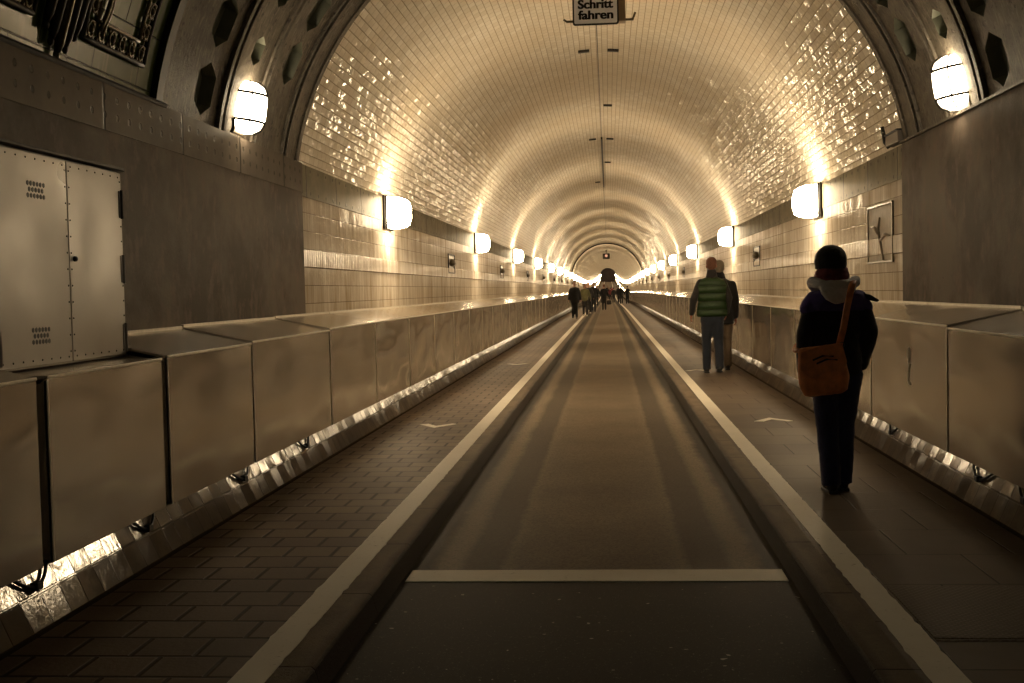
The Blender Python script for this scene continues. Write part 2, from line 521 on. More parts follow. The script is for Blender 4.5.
# road, kerbs, pavements
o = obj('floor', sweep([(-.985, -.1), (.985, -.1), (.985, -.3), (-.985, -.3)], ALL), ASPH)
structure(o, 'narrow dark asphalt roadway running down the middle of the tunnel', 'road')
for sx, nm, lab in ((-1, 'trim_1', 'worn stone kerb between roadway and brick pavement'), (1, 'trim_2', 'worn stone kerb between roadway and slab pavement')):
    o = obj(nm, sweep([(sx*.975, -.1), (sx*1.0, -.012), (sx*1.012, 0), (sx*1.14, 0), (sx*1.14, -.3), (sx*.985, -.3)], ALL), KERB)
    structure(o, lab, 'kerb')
for sx, nm, mt, lab in ((-1, 'floor.001', PAVE_L, 'brick-paved footway along the wall with the steel cabinet'), (1, 'floor.002', PAVE_R, 'slab-paved footway where the walkers go')):
    o = obj(nm, sweep([(sx*1.14, 0), (sx*2.24, 0), (sx*2.24, -.3), (sx*1.14, -.3)], ALL), mt)
    structure(o, lab, 'pavement')
for sx, nm, lab in ((-1, 'trim_3', 'sloping glazed tile skirting above the brick footway'), (1, 'trim_4', 'sloping glazed tile skirting above the slab footway')):
    o = obj(nm, sweep([(sx*2.23, 0), (sx*2.262, .006), (sx*2.375, .255), (sx*2.6, .255), (sx*2.6, -.3), (sx*2.23, -.3)], ALL), RAMP)
    structure(o, lab, 'skirting')

# painted lines on the footways: a strip a few millimetres thick with chipped edges
def chipped_line(x0, x1, ys):
    bm = NB(); rng = random.Random(int(x0*100)); rows = []
    for y in ys:
        w = (.007 if rng.random() < .10 else .0015) if y < 25 else .0
        a = x0+rng.uniform(-w, w); b = x1+rng.uniform(-w, w); z = zo(y)
        rows.append([bm.verts.new(p) for p in ((a, y, z-.01), (a, y, z+.003), (b, y, z+.003), (b, y, z-.01))])
    for r0, r1 in zip(rows, rows[1:]):
        for k in range(3): bm.faces.new([r0[k], r0[k+1], r1[k+1], r1[k]])
    bm.faces.new(rows[0]); bm.faces.new(rows[-1][::-1])
    return bm
LY = [1+.055*i for i in range(440)] + stations(25.3, 60) + stations(66, YEND)
for x0, x1, lab, nm in ((-1.268, -1.136, 'long cream line painted on the brick footway', 'floor.003'), (1.167, 1.297, 'long cream line painted on the slab footway', 'floor.004')):
    structure(obj(nm, chipped_line(x0, x1, LY), PAINT), lab, 'road marking')
bm = NB(); box(bm, -.955, .955, 5.86, 6.10, -.108, -.096)
structure(obj('floor.005', bm, PAINT), 'cream line painted across the roadway where the asphalt turns dark', 'road marking')

# arrows
def chevron(x, y, s, lab, grp=None):
    bm = NB(); w, d, t = .19, .30*s, .15*s
    pts = [(-w, d), (-w*.55, d+t*.25), (0, t), (w*.75, d+t*.25), (w, d), (0, 0)] if True else []
    if s < 0: pts = pts[::-1]
    prism(bm, pts, 2, -.008, .004)
    o = obj('floor_arrow', bm, PAINT); o.location = (x, y, zo(y))
    tag(o, lab, 'road marking', grp, 'structure')
chevron(-1.68, 11.75, 1, 'pale chevron painted on the brick footway, the nearer one')
chevron(-1.62, 21.6, 1, 'pale chevron painted on the brick footway, further into the tunnel')
chevron(1.715, 12.25, -1, 'pale chevron painted on the slabs beside the woman with the bag')
chevron(1.50, 19.6, -1, 'pale chevron painted on the slabs at the feet of the man in the green vest')

# chequer plate cover in the slab footway
bm = NB(); box(bm, 1.31, 2.2, 4.56, 5.35, -.004, .006, .002)
box(bm, 1.31, 2.2, 4.535, 4.552, -.004, .004, .001)
tag(obj('access_cover', bm, TREAD), 'dark chequered steel cover let into the slab footway', 'cover')

# tiled tube
o = obj('ceiling', sweep(shell_prof(RV, RV+.25), FAR, True, True), V_TILE); smooth_some(o, 30)
structure(o, 'cream glazed tile barrel vault of the tunnel', 'vault')
for sx, nm, lab in ((-1, 'wall_left', 'cream tiled tunnel wall behind the steel casings, brick footway side'), (1, 'wall_right', 'cream tiled tunnel wall behind the steel casings, slab footway side')):
    o = obj(nm, sweep([(sx*2.75, .2), (sx*2.75, 1.62), (sx*2.738, 1.632), (sx*2.738, 1.792), (sx*2.75, 1.804), (sx*2.75, 2.29), (sx*3.05, 2.29), (sx*3.05, .2)], FAR), W_TILE)
    structure(o, lab, 'wall')
for sx, nm, lab in ((-1, 'trim_5', 'riveted metal band under the vault, brick footway side'), (1, 'trim_6', 'riveted metal band under the vault, slab footway side')):
    o = obj(nm, sweep([(sx*2.742, 2.29), (sx*2.742, 2.592), (sx*2.79, 2.60), (sx*3.05, 2.60), (sx*3.05, 2.29)], FAR), BAND)
    structure(o, lab, 'band')

# crown seam
def crown(name, x0, x1, ys, dz, mat, lab):
    o = obj(name, sweep([(x0, ZC+RV-dz), (x1, ZC+RV-dz), (x1, ZC+RV+.02), (x0, ZC+RV+.02)], ys), mat)
    structure(o, lab, 'conduit')
bm = sweep([(-.006, ZC+RV-.004), (.006, ZC+RV-.004), (.006, ZC+RV+.02), (-.006, ZC+RV+.02)], stations(YP, 80))
structure(obj('trim_7', bm, DARKM), 'thin dark seam running along the crown of the vault', 'seam')
o = obj('ceiling_conduit', sweep([(-.02, ZC+RV-.05), (.02, ZC+RV-.05), (.02, ZC+RV+.02), (-.02, ZC+RV+.02)], stations(28.5, 42)), DARKM)
tag(o, 'dark conduit fixed along the crown of the vault beyond the sign', 'conduit')

# far dark arch rib and end wall
def arch_rib(name, y, w, r0, r1, mat, lab, a0=A0, cat='rib', n=72):
    bm = NB(); prof = shell_prof(r0, r1, n, a0); rows = []
    for yy in (y-w/2, y+w/2):
        rows.append([bm.verts.new((x, yy, z+zo(y))) for x, z in prof])
    m = len(prof)
    for k in range(m):
        bm.faces.new([rows[0][k], rows[0][(k+1) % m], rows[1][(k+1) % m], rows[1][k]])
    # caps as quads between inner and outer
    h = m//2
    for rw in rows:
        for k in range(h-1): bm.faces.new([rw[k], rw[k+1], rw[m-2-k], rw[m-1-k]])
    o = obj(name, bm, mat); smooth_some(o, 30)
    return structure(o, lab, cat)
arch_rib('trim_8', 93, .35, RV-.07, RV+.02, DARKM, 'thin dark arch rib crossing the vault far down the tunnel')
bm = NB(); box(bm, -3.2, 3.2, YEND, YEND+.3, 3.4, 9.3)
structure(obj('wall_end', bm, plain('dark_end_wall', (.07, .05, .045), .7, 0, .4, 2)), 'dark wall closing the far end of the tunnel', 'wall')

# ---- iron ring section with pockets cut in
bm = sweep(shell_prof(RV-.025, RV+.38, 96, 8.6), [YG, 8.3, 9.1, 9.9, YP])
ring = obj('ceiling.001', bm, [CAST, POCKET])
cut = NB()
def pocket(yc, hy, ac, ha, depth=.13):
    # elongated hexagon in (y, angle); ac from the horizontal
    for side in (0, 1):
        a_ = ac if side == 0 else 180-ac
        pts = [(-hy, -ha*.55), (0, -ha), (hy, -ha*.55), (hy, ha*.55), (0, ha), (-hy, ha*.55)]
        def P(p, r):
            a = R(a_+(p[1] if side == 0 else -p[1])); return (r*math.cos(a), yc+p[0], ZC+r*math.sin(a))
        A = [cut.verts.new(P(p, RV-.12)) for p in pts]; B = [cut.verts.new(P((p[0]*.86, p[1]*.9), RV+depth)) for p in pts]
        cut.faces.new(A); cut.faces.new(B[::-1])
        for i in range(6): cut.faces.new([A[i], A[(i+1) % 6], B[(i+1) % 6], B[i]])
for k in range(8):
    pocket(8.23, .185, 14.2+10*k, 4.1, .075)
    if k: pocket(9.07, .12, 13.4+10*k, 2.6, .07)
    if k: pocket(9.95, .18, 15+10*k, 4.3, .06)
pocket(9.62, .09, 14.2, 3.2, .06)
bmesh.ops.recalc_face_normals(cut, faces=cut.faces)
cutter = obj('cutter', cut, POCKET)
md = ring.modifiers.new('b', 'BOOLEAN'); md.operation = 'DIFFERENCE'; md.object = cutter; md.solver = 'EXACT'
bake(ring)
bpy.data.objects.remove(cutter)
smooth_some(ring, 25)
structure(ring, 'cast iron ring vault with hexagonal pockets in front of the tiled tube', 'vault')
def half_rib(name, y, w, dr, lab):
    return arch_rib(name, y, w, RV-.025-dr, RV+.02, CAST, lab, 8.8)
half_rib('trim_9', 8.57, .055, .035, 'raised iron rib beside the arch lamps, near bead')
half_rib('trim_10', 8.68, .055, .035, 'raised iron rib beside the arch lamps, far bead')
half_rib('trim_11', 9.42, .04, .02, 'slim raised iron rib between two rows of pockets, near bead')
half_rib('trim_12', 9.52, .04, .02, 'slim raised iron rib between two rows of pockets, far bead')
half_rib('trim_13', 10.30, .04, .02, 'slim raised iron rib close to the tiled tube, near bead')
half_rib('trim_14', 10.42, .04, .02, 'slim raised iron rib close to the tiled tube, far bead')
half_rib('trim_15', YP-.05, .10, .015, 'iron arch edge where the tiled tube begins')
arch_rib('trim_16', YG-.05, .10, RV-.045, RV+.05, DARKM, 'dark moulding between the green panels and the iron ring', 8.8)

# ---- green panelled vault
o = obj('ceiling.002', sweep(shell_prof(RV, RV+.25), [-5, 0, 3, 5, YG], True, True), GREEN); smooth_some(o, 30)
structure(o, 'green glazed panel vault at the tunnel entrance', 'vault')
o = obj('trim_17', sweep([(-2.716, 2.585), (-2.708, 2.60), (-2.716, 2.615), (-2.83, 2.625), (-2.83, 2.585)], [-5, 0, YG]), DARKM)
structure(o, 'dark moulding under the green panels', 'moulding')

# ---- plain walls of the entrance stretch
o = obj('wall_left.001', sweep([(-2.728, .2), (-2.728, 2.32), (-3.05, 2.32), (-3.05, .2)], NEAR), DWALL)
structure(o, 'dark weathered wall behind the steel cabinet', 'wall')
o = obj('trim_18', sweep([(-2.722, 2.32), (-2.722, 2.592), (-3.05, 2.592), (-3.05, 2.32)], NEAR), PUNCH)
structure(o, 'dark metal band with rows of bolt holes above the steel cabinet', 'band')
o = obj('wall_right.001', sweep([(2.728, .2), (2.728, 2.60), (3.05, 2.60), (3.05, .2)], NEAR), DWALL)
structure(o, 'dark weathered wall between the arch and the slab footway casings', 'wall')
o = obj('trim_19', sweep([(2.705, 2.592), (2.705, 2.612), (2.83, 2.635), (2.83, 2.592)], NEAR), CAST)
structure(o, 'narrow ledge on top of the dark wall under the arch lamp', 'ledge')
bm = NB(); box(bm, -3.2, 3.2, -5.2, -5, -.3, 5.3)
structure(obj('wall_back', bm, DWALL), 'dark wall behind the viewer', 'wall')

# ---- ornament on the green vault (ornate frames, hanging fringe)
def VP(y, a, dr=0.0):
    r = RV-dr; return Vector((-r*math.cos(R(a)), y, ZC+r*math.sin(R(a))))
def bar(bm, y0, a0, y1, a1, rad, dr=.02, n=8):
    tube(bm, [VP(y0+(y1-y0)*i/n, a0+(a1-a0)*i/n, dr) for i in range(n+1)], rad, 8)
def ornate_frame(y0, y1, a0, a1, lab):
    t = empty('ornamental_frame', VP(y1, a0), 0, lab, 'ornament')
    L = t.location
    b = NB(); wy, wa = .125, 2.55
    bar(b, y0, a0, y1, a0, .017); bar(b, y1, a0, y1, a1, .017); bar(b, y0, a1, y1, a1, .017); bar(b, y0, a0, y0, a1, .017)
    bmesh.ops.translate(b, verts=b.verts, vec=-L); obj('outer_moulding', b, DARKM, t, True)
    b = NB()
    bar(b, y0+wy, a0+wa, y1-wy, a0+wa, .012); bar(b, y1-wy, a0+wa, y1-wy, a1-wa, .012); bar(b, y0+wy, a1-wa, y1-wy, a1-wa, .012); bar(b, y0+wy, a0+wa, y0+wy, a1-wa, .012)
    bmesh.ops.translate(b, verts=b.verts, vec=-L); obj('inner_moulding', b, BRONZE, t, True)
    def rosette(y, a):
        b = NB()
        p = VP(y, a, .012); nrm = Vector((math.cos(R(a)), 0, -math.sin(R(a))))
        tu = Vector((0, 1, 0)); tv = Vector((math.sin(R(a)), 0, math.cos(R(a))))
        ring_ = [p+tu*math.cos(q)*.036+tv*math.sin(q)*.045+nrm*.012 for q in [2*PI*k/10 for k in range(11)]]
        tube(b, ring_, .008, 6); ell(b, p+nrm*.015, (.018, .018, .024), seg=8, rings=6)
        for k in range(4):
            q = PI/4+k*PI/2; ell(b, p+tu*math.cos(q)*.055+tv*math.sin(q)*.055+nrm*.006, (.011, .014, .014), seg=6, rings=5)
        bmesh.ops.translate(b, verts=b.verts, vec=-L); obj('rosette', b, BRONZE, t, True)
    ny = max(2, round((y1-y0)/.13)); na = max(2, round((a1-a0)/2.65))
    for i in range(ny):
        y = y0+(i+.5)*(y1-y0)/ny
        rosette(y, a0+wa/2); rosette(y, a1-wa/2)
    for i in range(1, na-1):
        a = a0+(i+.5)*(a1-a0)/na
        rosette(y0+wy/2, a); rosette(y1-wy/2, a)
    for i, s in enumerate((0, 1)):
        b = NB(); y = y0+.17
        tube(b, [VP(y+.05*math.sin(q*2)+s*.03, a0+1.5+q*4, .03) for q in [k*.25 for k in range(12)]], .014, 7)
        bmesh.ops.translate(b, verts=b.verts, vec=-L); obj('scroll', b, BRONZE, t, True)
ornate_frame(6.30, 7.14, 13.3, 40, 'ornate bronze frame on the green panels next to the iron ring')
ornate_frame(4.85, 5.74, 13.3, 40, 'ornate bronze frame on the green panels beyond the hanging fringe')
t = empty('hanging_ornament', VP(6.02, 11), 0, 'dark fluted drop ornament between two bronze frames', 'ornament')
for i, (y, a) in enumerate(((5.87, 13.0), (5.95, 11.6), (6.03, 10.4), (6.11, 11.4), (6.19, 13.0))):
    b = NB(); tube(b, [VP(y, a, .03), VP(y, a+1, .035), VP(y, a+7, .045), VP(y, 32, .045), VP(y, 40, .04)], [.014, .026, .03, .03, .03], 10)
    ell(b, VP(y, a-.2, .03), (.018, .018, .026))
    bmesh.ops.translate(b, verts=b.verts, vec=-t.location); obj('drop', b, BRONZE if i == 2 else DARKM, t, True)

# ------------------------------------------------------------------ steel casings along both walls
ZB, ZF, ZK = .262, 1.068, 1.166
def casing(y0, y1, sx, label, cat='casing', group=None, back=2.726, zf=ZF, zk=ZK, low=False, STEEL=None):
    """origin: front bottom edge at y0; sx = side"""
    STEEL = STEEL or STEEL_N
    L = y1-y0; t = empty('steel_casing', (sx*2.25, y0, zo((y0+y1)/2)*0+zo(y0)), 0, label, cat, group)
    g = .006; d = back-2.25
    b = NB(); prism(b, [(0, ZB), (sx*.02, ZB-.0), (sx*.02, zf-.01), (0, zf)], 1, g, L-g); smooth_some(obj('front_panel', b, STEEL, t), 30)
    b = NB(); prism(b, [(-sx*.004, zf-.002), (-sx*.004, zf+.012), (sx*d, zk+.012), (sx*d, zk-.004)], 1, g, L-g); obj('lid', b, STEEL, t)
    b = NB(); box(b, min(-sx*.007, sx*.004), max(-sx*.007, sx*.004), g, L-g, zf-.001, zf+.013, .003); obj('lid_edge', b, EDGE, t)
    b = NB(); box(b, min(-sx*.004, sx*.012), max(-sx*.004, sx*.012), g, g+.016, ZB, zf-.005, .002); obj('corner_strip', b, EDGE, t)
    for yy in (g+.002, L-g-.02):
        b = NB(); prism(b, [(sx*.02, ZB), (sx*(d-.02), ZB), (sx*(d-.02), zk-.03), (sx*.02, zf-.02)], 1, yy, yy+.018)
        obj('end_panel', b, STEEL, t)
    b = NB(); box(b, min(sx*.02, sx*(d-.02)), max(sx*.02, sx*(d-.02)), g, L-g, ZB-.003, ZB+.012); obj('base_panel', b, DARKM, t)
    # folded flange at the wall
    if not low:
        b = NB(); box(b, min(sx*(d-.02), sx*d), max(sx*(d-.02), sx*d), g, L-g, zk, zk+.026, .003); obj('wall_flange', b, EDGE, t)
    return t
# near ones on the brick side
casing(2.6, 4.67, -1, 'steel casing at the picture edge, cut off, before the low one under the cabinet', zf=1.036, zk=1.14)
casing(4.745, 6.035, -1, 'low flat-topped steel casing directly below the grey cabinet', back=2.50, zf=1.036, zk=1.042, low=True)
casing(6.10, 7.60, -1, 'steel casing just past the cabinet, its lid rising at the end', zf=1.044, zk=1.15)
casing(7.61, 9.78, -1, 'second steel casing past the cabinet, on the brick footway side', zf=1.055, zk=1.16)
casing(9.79, 11.73, -1, 'steel casing crossing from dark wall to tiled wall on the brick side')
casing(3.45, 5.59, 1, 'steel casing at the picture edge beside the chequered cover', group=None)
casing(5.60, 7.74, 1, 'steel casing beside the slab footway, second before the arch', zf=1.052, zk=1.158)
casing(7.75, 9.95, 1, 'scratched steel casing nearest the woman with the brown bag')
PROTO = {}
ORD = ['first', 'second', 'third', 'fourth', 'fifth', 'sixth', 'seventh', 'eighth']
for sx, y, side in ((-1, 11.74, 'brick'), (1, 9.96, 'slab')):
    i = 0
    while y < 246:
        if i < 8: lab = '%s steel casing into the tiled tunnel along the %s footway' % (ORD[i], side); grp = 'steel casings in the tiled tunnel'
        else: lab = 'steel casing beyond the eighth, far along the %s footway' % side; grp = 'far steel casings along the %s footway' % side
        if sx not in PROTO:
            o = casing(y, y+2.01, sx, lab, group=grp, STEEL=STEEL); PROTO[sx] = o
        else:
            slope = math.atan2(zo(y+2.01)-zo(y), 2.01)
            o = dup(PROTO[sx], (sx*2.25, y, zo(y)), (slope, 0, 0)); tag(o, lab, 'casing', grp)
            if y > 45:   # too far to show the small fittings
                for ch in list(o.children):
                    if ch.name.split('.')[0] not in ('front_panel', 'lid'): bpy.data.objects.remove(ch)
        y += 2.02; i += 1
for sx, side in ((-1, 'brick'), (1, 'slab')):
    o = obj('steel_casing_run', sweep([(sx*2.25, ZB), (sx*2.25, ZF), (sx*2.735, ZK), (sx*2.735, ZB)], stations(248, YEND-.2)), STEEL)
    tag(o, 'run of steel casings at the very far end, %s footway' % side, 'casing', None, 'stuff')

# scratch on a casing: pale chalky rub marks
b = NB()
rng = random.Random(3)
pts = []
for k in range(90):
    q = k/89
    pts.append((2.2472, 8.72+.040*math.sin(q*2*PI*4.3)*(.6+.4*math.sin(q*7))+rng.uniform(-.003, .003), .60+.27*abs((q*2.4) % 2-1)+.02*math.cos(q*31)))
tube(b, pts, .0032, 5)
tag(obj('chalk_scrawl', b, plain('chalk', (.95, .88, .75), .8)), 'pale scrawl rubbed on the scratched steel casing', 'scrawl')

# cables under the casings, with clamps on the skirting
def cable_set(sx, y, lab, span=.34, drop=.09):
    x = sx*2.30
    b = NB()
    pts = []
    for k in range(13):
        q = k/12
        yy = y-span/2+span*q
        z = .255-drop*math.sin(PI*q)**.8
        xx = sx*(2.262+.113*((z)/.249)-.012)
        pts.append((xx-sx*.006, yy, z))
    tube(b, pts, .0085, 7)
    t = empty('cable', (0, 0, 0), 0, lab, 'cable'); t.location = pts[6]
    bmesh.ops.translate(b, verts=b.verts, vec=-Vector(pts[6])); obj('wire', b, BLACK, t, True)
    b = NB(); box(b, -.018, .018, -.028, .028, -.016, .02, .005); obj('clamp', b, BLACK, t)
cable_set(-1, 4.74, 'black cable loop under the gap before the low casing')
cable_set(-1, 5.95, 'black cable loop under the end of the low casing')
cable_set(-1, 7.58, 'black cable loop under the joint past the cabinet', .4)
cable_set(-1, 9.2, 'black cable loop below the second casing past the cabinet', .4)
cable_set(1, 7.35, 'black cable loop below the casing before the scratched one', .45, .1)
cable_set(1, 9.6, 'black cable loop beside the legs of the woman', .3)
cable_set(1, 6.55, 'black cable loop lying at the picture edge on the slab side', .4)

# ------------------------------------------------------------------ cabinet over the low casing
cab = empty('electrical_cabinet', (-2.46, 4.75, 1.06), 0, 'grey steel double door cabinet set against the dark wall', 'cabinet')
x0 = -.26
b = NB(); box(b, x0, -.02, 0, 1.345, 0, .975, .004); obj('body', b, DOORST, cab)
b = NB(); box(b, x0, .025, -.02, 1.345, .975, .99, .003); obj('top_plate', b, DARKM, cab)
def cab_door(y0, y1, hinge, vent):
    b = NB(); box(b, -.02, 0, y0, y1, .01, .965, .004)
    n = int((y1-y0)/.085)
    for k in range(n):
        for z in (.035, .94): ell(b, (0, y0+.04+k*(y1-y0-.08)/(n-1), z), (.004, .005, .005), seg=6, rings=4, mi=1)
    for k in range(12):
        for y in (y0+.018, y1-.018): ell(b, (0, y, 0.06+k*.078), (.004, .005, .005), seg=6, rings=4, mi=1)
    d = obj('door', b, [DOORST, DARKM], cab)
    for z in (.10, .46, .80):
        b = NB(); box(b, -.004, .004, hinge-.022, hinge+.006, z-.07, z+.07, .002)
        tube(b, [(.007, hinge+.004, z-.075), (.007, hinge+.004, z+.075)], .007, 8); obj('hinge', b, DARKM if z > .7 else DOORST, d)
    if vent:
        for zc, rows in ((.80, 3), (.145, 3)):
            b = NB()
            for r_ in range(rows):
                for c_ in range(6 if r_ % 2 == 0 else 5):
                    yy = vent-.075+c_*.03+(.015 if r_ % 2 else 0); zz = zc+(r_-rows/2+.5)*.027
                    pts = [(yy+.0115*math.cos(R(60*k+30)), zz+.0115*math.sin(R(60*k+30))) for k in range(6)]
                    prism(b, pts, 0, -.004, .0015)
            obj('vent', b, BLACK, d)
    return d
cab_door(.01, .707, .02, .40)
d = cab_door(.713, 1.34, 1.325, None)
b = NB(); tube(b, [(0, .76, .50), (.012, .76, .50)], .013, 10); ell(b, (.012, .76, .50), (.006, .011, .011)); obj('keyhole', b, BLACK, d)

# ------------------------------------------------------------------ lamps in the tiled tube
def rounded_dome(bm, dx, hy, hz, sx, r=.5, seg=28, lay=9):
    """superellipse loft from the wall plane inwards"""
    rings = []
    for i in range(lay):
        t = i/(lay-1); s = (1-t**3.2)**.42 if t < 1 else 0.0
        s = .40+.60*s
        x = -sx*dx*t
        ring = []
        for k in range(seg):
            a = 2*PI*k/seg; c, q = math.cos(a), math.sin(a)
            ring.append(bm.verts.new((x, hy*s*math.copysign(abs(c)**r, c), hz*s*math.copysign(abs(q)**r, q))))
        rings.append(ring)
    for a, b_ in zip(rings, rings[1:]):
        for k in range(seg): bm.faces.new([a[k], a[(k+1) % seg], b_[(k+1) % seg], b_[k]])
    bm.faces.new(rings[0][::-1]); bm.faces.new(rings[-1])
def tunnel_lamp(sx, loc, label, group):
    t = empty('wall_lamp', loc, 0, label, 'lamp', group)
    b = NB(); box(b, min(0, -sx*.03), max(0, -sx*.03), -.30, .30, -.215, .215, .008); obj('back_plate', b, DARKM, t)
    b = NB(); rounded_dome(b, .27, .265, .20, sx, .38); o = obj('shade', b, GLASS_T, t, True); o.location = (-sx*.032, 0, 0)
    b = NB()
    for yy in (-.262, .262): box(b, min(-sx*.03, -sx*.05), max(-sx*.03, -sx*.05), yy-.012, yy+.012, -.205, .205)
    for zz in (-.203, .203): box(b, min(-sx*.03, -sx*.05), max(-sx*.03, -sx*.05), -.262, .262, zz-.008, zz+.008)
    obj('rim', b, DARKM, t)
    return t
LP = {}
for sx, side in ((-1, 'brick'), (1, 'slab')):
    i = 0; y = 15.2
    while y < YEND-3:
        if i < 8: lab = '%s lit wall lamp from the arch, above the %s footway' % (ORD[i], side); grp = 'lit lamps on the tiled walls'
        else: lab = 'tiny lit wall lamp beyond the eighth, above the %s footway' % side; grp = 'far lit lamps above the %s footway' % side
        loc = (sx*2.742, y, 2.40+zo(y))
        if sx not in LP: LP[sx] = tunnel_lamp(sx, loc, lab, grp)
        else:
            o = dup(LP[sx], loc); tag(o, lab, 'lamp', grp)
        y += 10.2; i += 1

# caged lamps on the iron ring
GLASS_B = emit('dim_opal_glass', (1.0, .82, .56), 15.0)
def caged_lamp(sx, label, y=9.09):
    t = empty('caged_lamp', (sx*2.752, y, 2.84), 0, label, 'lamp')
    t.rotation_euler = (0, -sx*R(8), 0)
    b = NB(); box(b, min(.03*sx, -.035*sx), max(.03*sx, -.035*sx), -.15, .15, -.215, .215, .01); obj('back_plate', b, CAST, t)
    def barrel(scale=1.0):
        rings = []
        for i in range(13):
            q = -1+2*i/12; s = (1-abs(q)**3.0)**.55 if abs(q) < 1 else 0
            s = .52+.48*s
            rings.append((q*.195*scale, s*scale))
        return rings
    b = NB(); rows = []
    for z, s in barrel():
        ring_ = []
        for k in range(20):
            a = -PI/2+PI*k/19
            ring_.append(b.verts.new((-sx*(.035+.185*s*math.cos(a)), .165*s*math.sin(a), z)))
        rows.append(ring_)
    for r0, r1 in zip(rows, rows[1:]):
        for k in range(20): b.faces.new([r0[k], r0[(k+1) % 20], r1[(k+1) % 20], r1[k]])
    b.faces.new(rows[0][::-1]); b.faces.new(rows[-1])
    obj('globe', b, GLASS_R if y > 0 else GLASS_B, t, True)
    b = NB()
    for z in (-.105, .105):
        s = .52+.48*(1-abs(z/.195)**3)**.55+.05
        tube(b, [(-sx*(.03+.185*s*math.cos(a)), .168*s*math.sin(a), z) for a in [-PI/2+PI*k/14 for k in range(15)]], .011, 6)
    for a in (-.95, 0.0, .95):
        pts = [(-sx*(.035+.195*s*math.cos(a)), .175*s*math.sin(a), z*1.04) for z, s in barrel()]
        half = [p for p in pts if p[2] <= -.09]; top = [p for p in pts if p[2] >= .09]
        if abs(a) > .5: tube(b, pts, .006, 6)
        else:
            tube(b, half, .010, 6); tube(b, top, .010, 6)
    obj('cage', b, DARKM, t, True)
    b = NB(); tube(b, [(0, 0, -.2), (0, 0, -.26)], .022, 10); obj('cable_gland', b, DARKM, t)
caged_lamp(-1, 'lit caged barrel lamp on the iron ring above the cabinet side')
caged_lamp(1, 'lit caged barrel lamp on the iron ring above the bare dark wall')

caged_lamp(-1, 'lit caged lamp behind the viewer, on the cabinet side', -2.6)
caged_lamp(1, 'lit caged lamp behind the viewer, on the bare wall side', -2.6)
# small iron hook beside each rib foot
b = NB(); tube(b, [(-2.72, 8.79, 2.60), (-2.70, 8.79, 2.64), (-2.70, 8.79, 2.71)], .014, 8)
tag(obj('iron_hook', b, DARKM), 'small dark iron hook below the caged lamp', 'hook')

# ------------------------------------------------------------------ sign
sg = empty('traffic_sign', (.012, 13.3, 4.285), 0, 'white sign with black border reading Schritt fahren', 'sign')
SW, SH = .255, .40
SIGNW = plain('sign_white', (.90, .90, .96), .5); SIGNK = plain('sign_black', (.01, .01, .01), .5)
def rrect(w, z0, z1, r, n=5):
    pts = []
    for cx, cz, a in ((w-r, z0+r, -90), (w-r, z1-r, 0), (-w+r, z1-r, 90), (-w+r, z0+r, 180)):
        for k in range(n+1):
            q = R(a+90*k/n); pts.append((cx+r*math.cos(q), cz+r*math.sin(q)))
    return pts
b = NB(); prism(b, rrect(SW, 0, SH, .03), 1, -.006, .014); obj('border', b, SIGNK, sg)
b = NB(); prism(b, rrect(SW-.018, .018, SH-.018, .018), 1, -.0085, -.006); obj('face', b, SIGNW, sg)
for k, (txt, z) in enumerate((('Schritt', .184), ('fahren', .066))):
    cu = bpy.data.curves.new('lettering', 'FONT'); cu.body = txt; cu.size = .135; cu.align_x = 'CENTER'; cu.extrude = .001; cu.offset = .0028; cu.space_character = 1.0
    o = bpy.data.objects.new('lettering', cu); C.objects.link(o)
    bpy.context.view_layer.update()
    me = bpy.data.meshes.new_from_object(o.evaluated_get(bpy.context.evaluated_depsgraph_get()))
    bpy.data.objects.remove(o); bpy.data.curves.remove(cu)
    me.materials.clear(); me.materials.append(SIGNK)
    xs = [v.co.x for v in me.vertices]; w = max(xs)-min(xs); f = .385/w
    for v in me.vertices: v.co.x = (v.co.x-(max(xs)+min(xs))/2)*f
    bb = bmesh.new(); bb.from_mesh(me)
    for dx in (-.0035, .0035):
        g_ = bmesh.ops.duplicate(bb, geom=list(bb.verts)[:len(me.vertices)]+list(bb.edges)[:len(me.edges)]+list(bb.faces)[:len(me.polygons)])
        bmesh.ops.translate(bb, verts=[e for e in g_['geom'] if isinstance(e, bmesh.types.BMVert)], vec=(dx, 0, 0))
    bb.to_mesh(me); bb.free()
    o = bpy.data.objects.new('lettering', me); C.objects.link(o); o.parent = sg
    o.location = (0, -.0098, z); o.rotation_euler = (PI/2, 0, 0)
b = NB(); box(b, -.20, .33, .02, .16, .04, SH-.03, .006); obj('housing', b, plain('brown_housing', (.20, .14, .08), .5, .3), sg)
b = NB(); box(b, -.33, .42, .10, .13, .06, .085, .003); tube(b, [(-.32, .115, .07), (-.36, .115, .10)], .012, 7); tube(b, [(.41, .115, .07), (.44, .115, .15)], .012, 7); obj('bracket', b, BRONZE, sg)
b = NB()
for x in (-.15, .15): tube(b, [(x, .09, SH-.03), (x, .09, .66)], .012, 8)
obj('hanger', b, DARKM, sg)

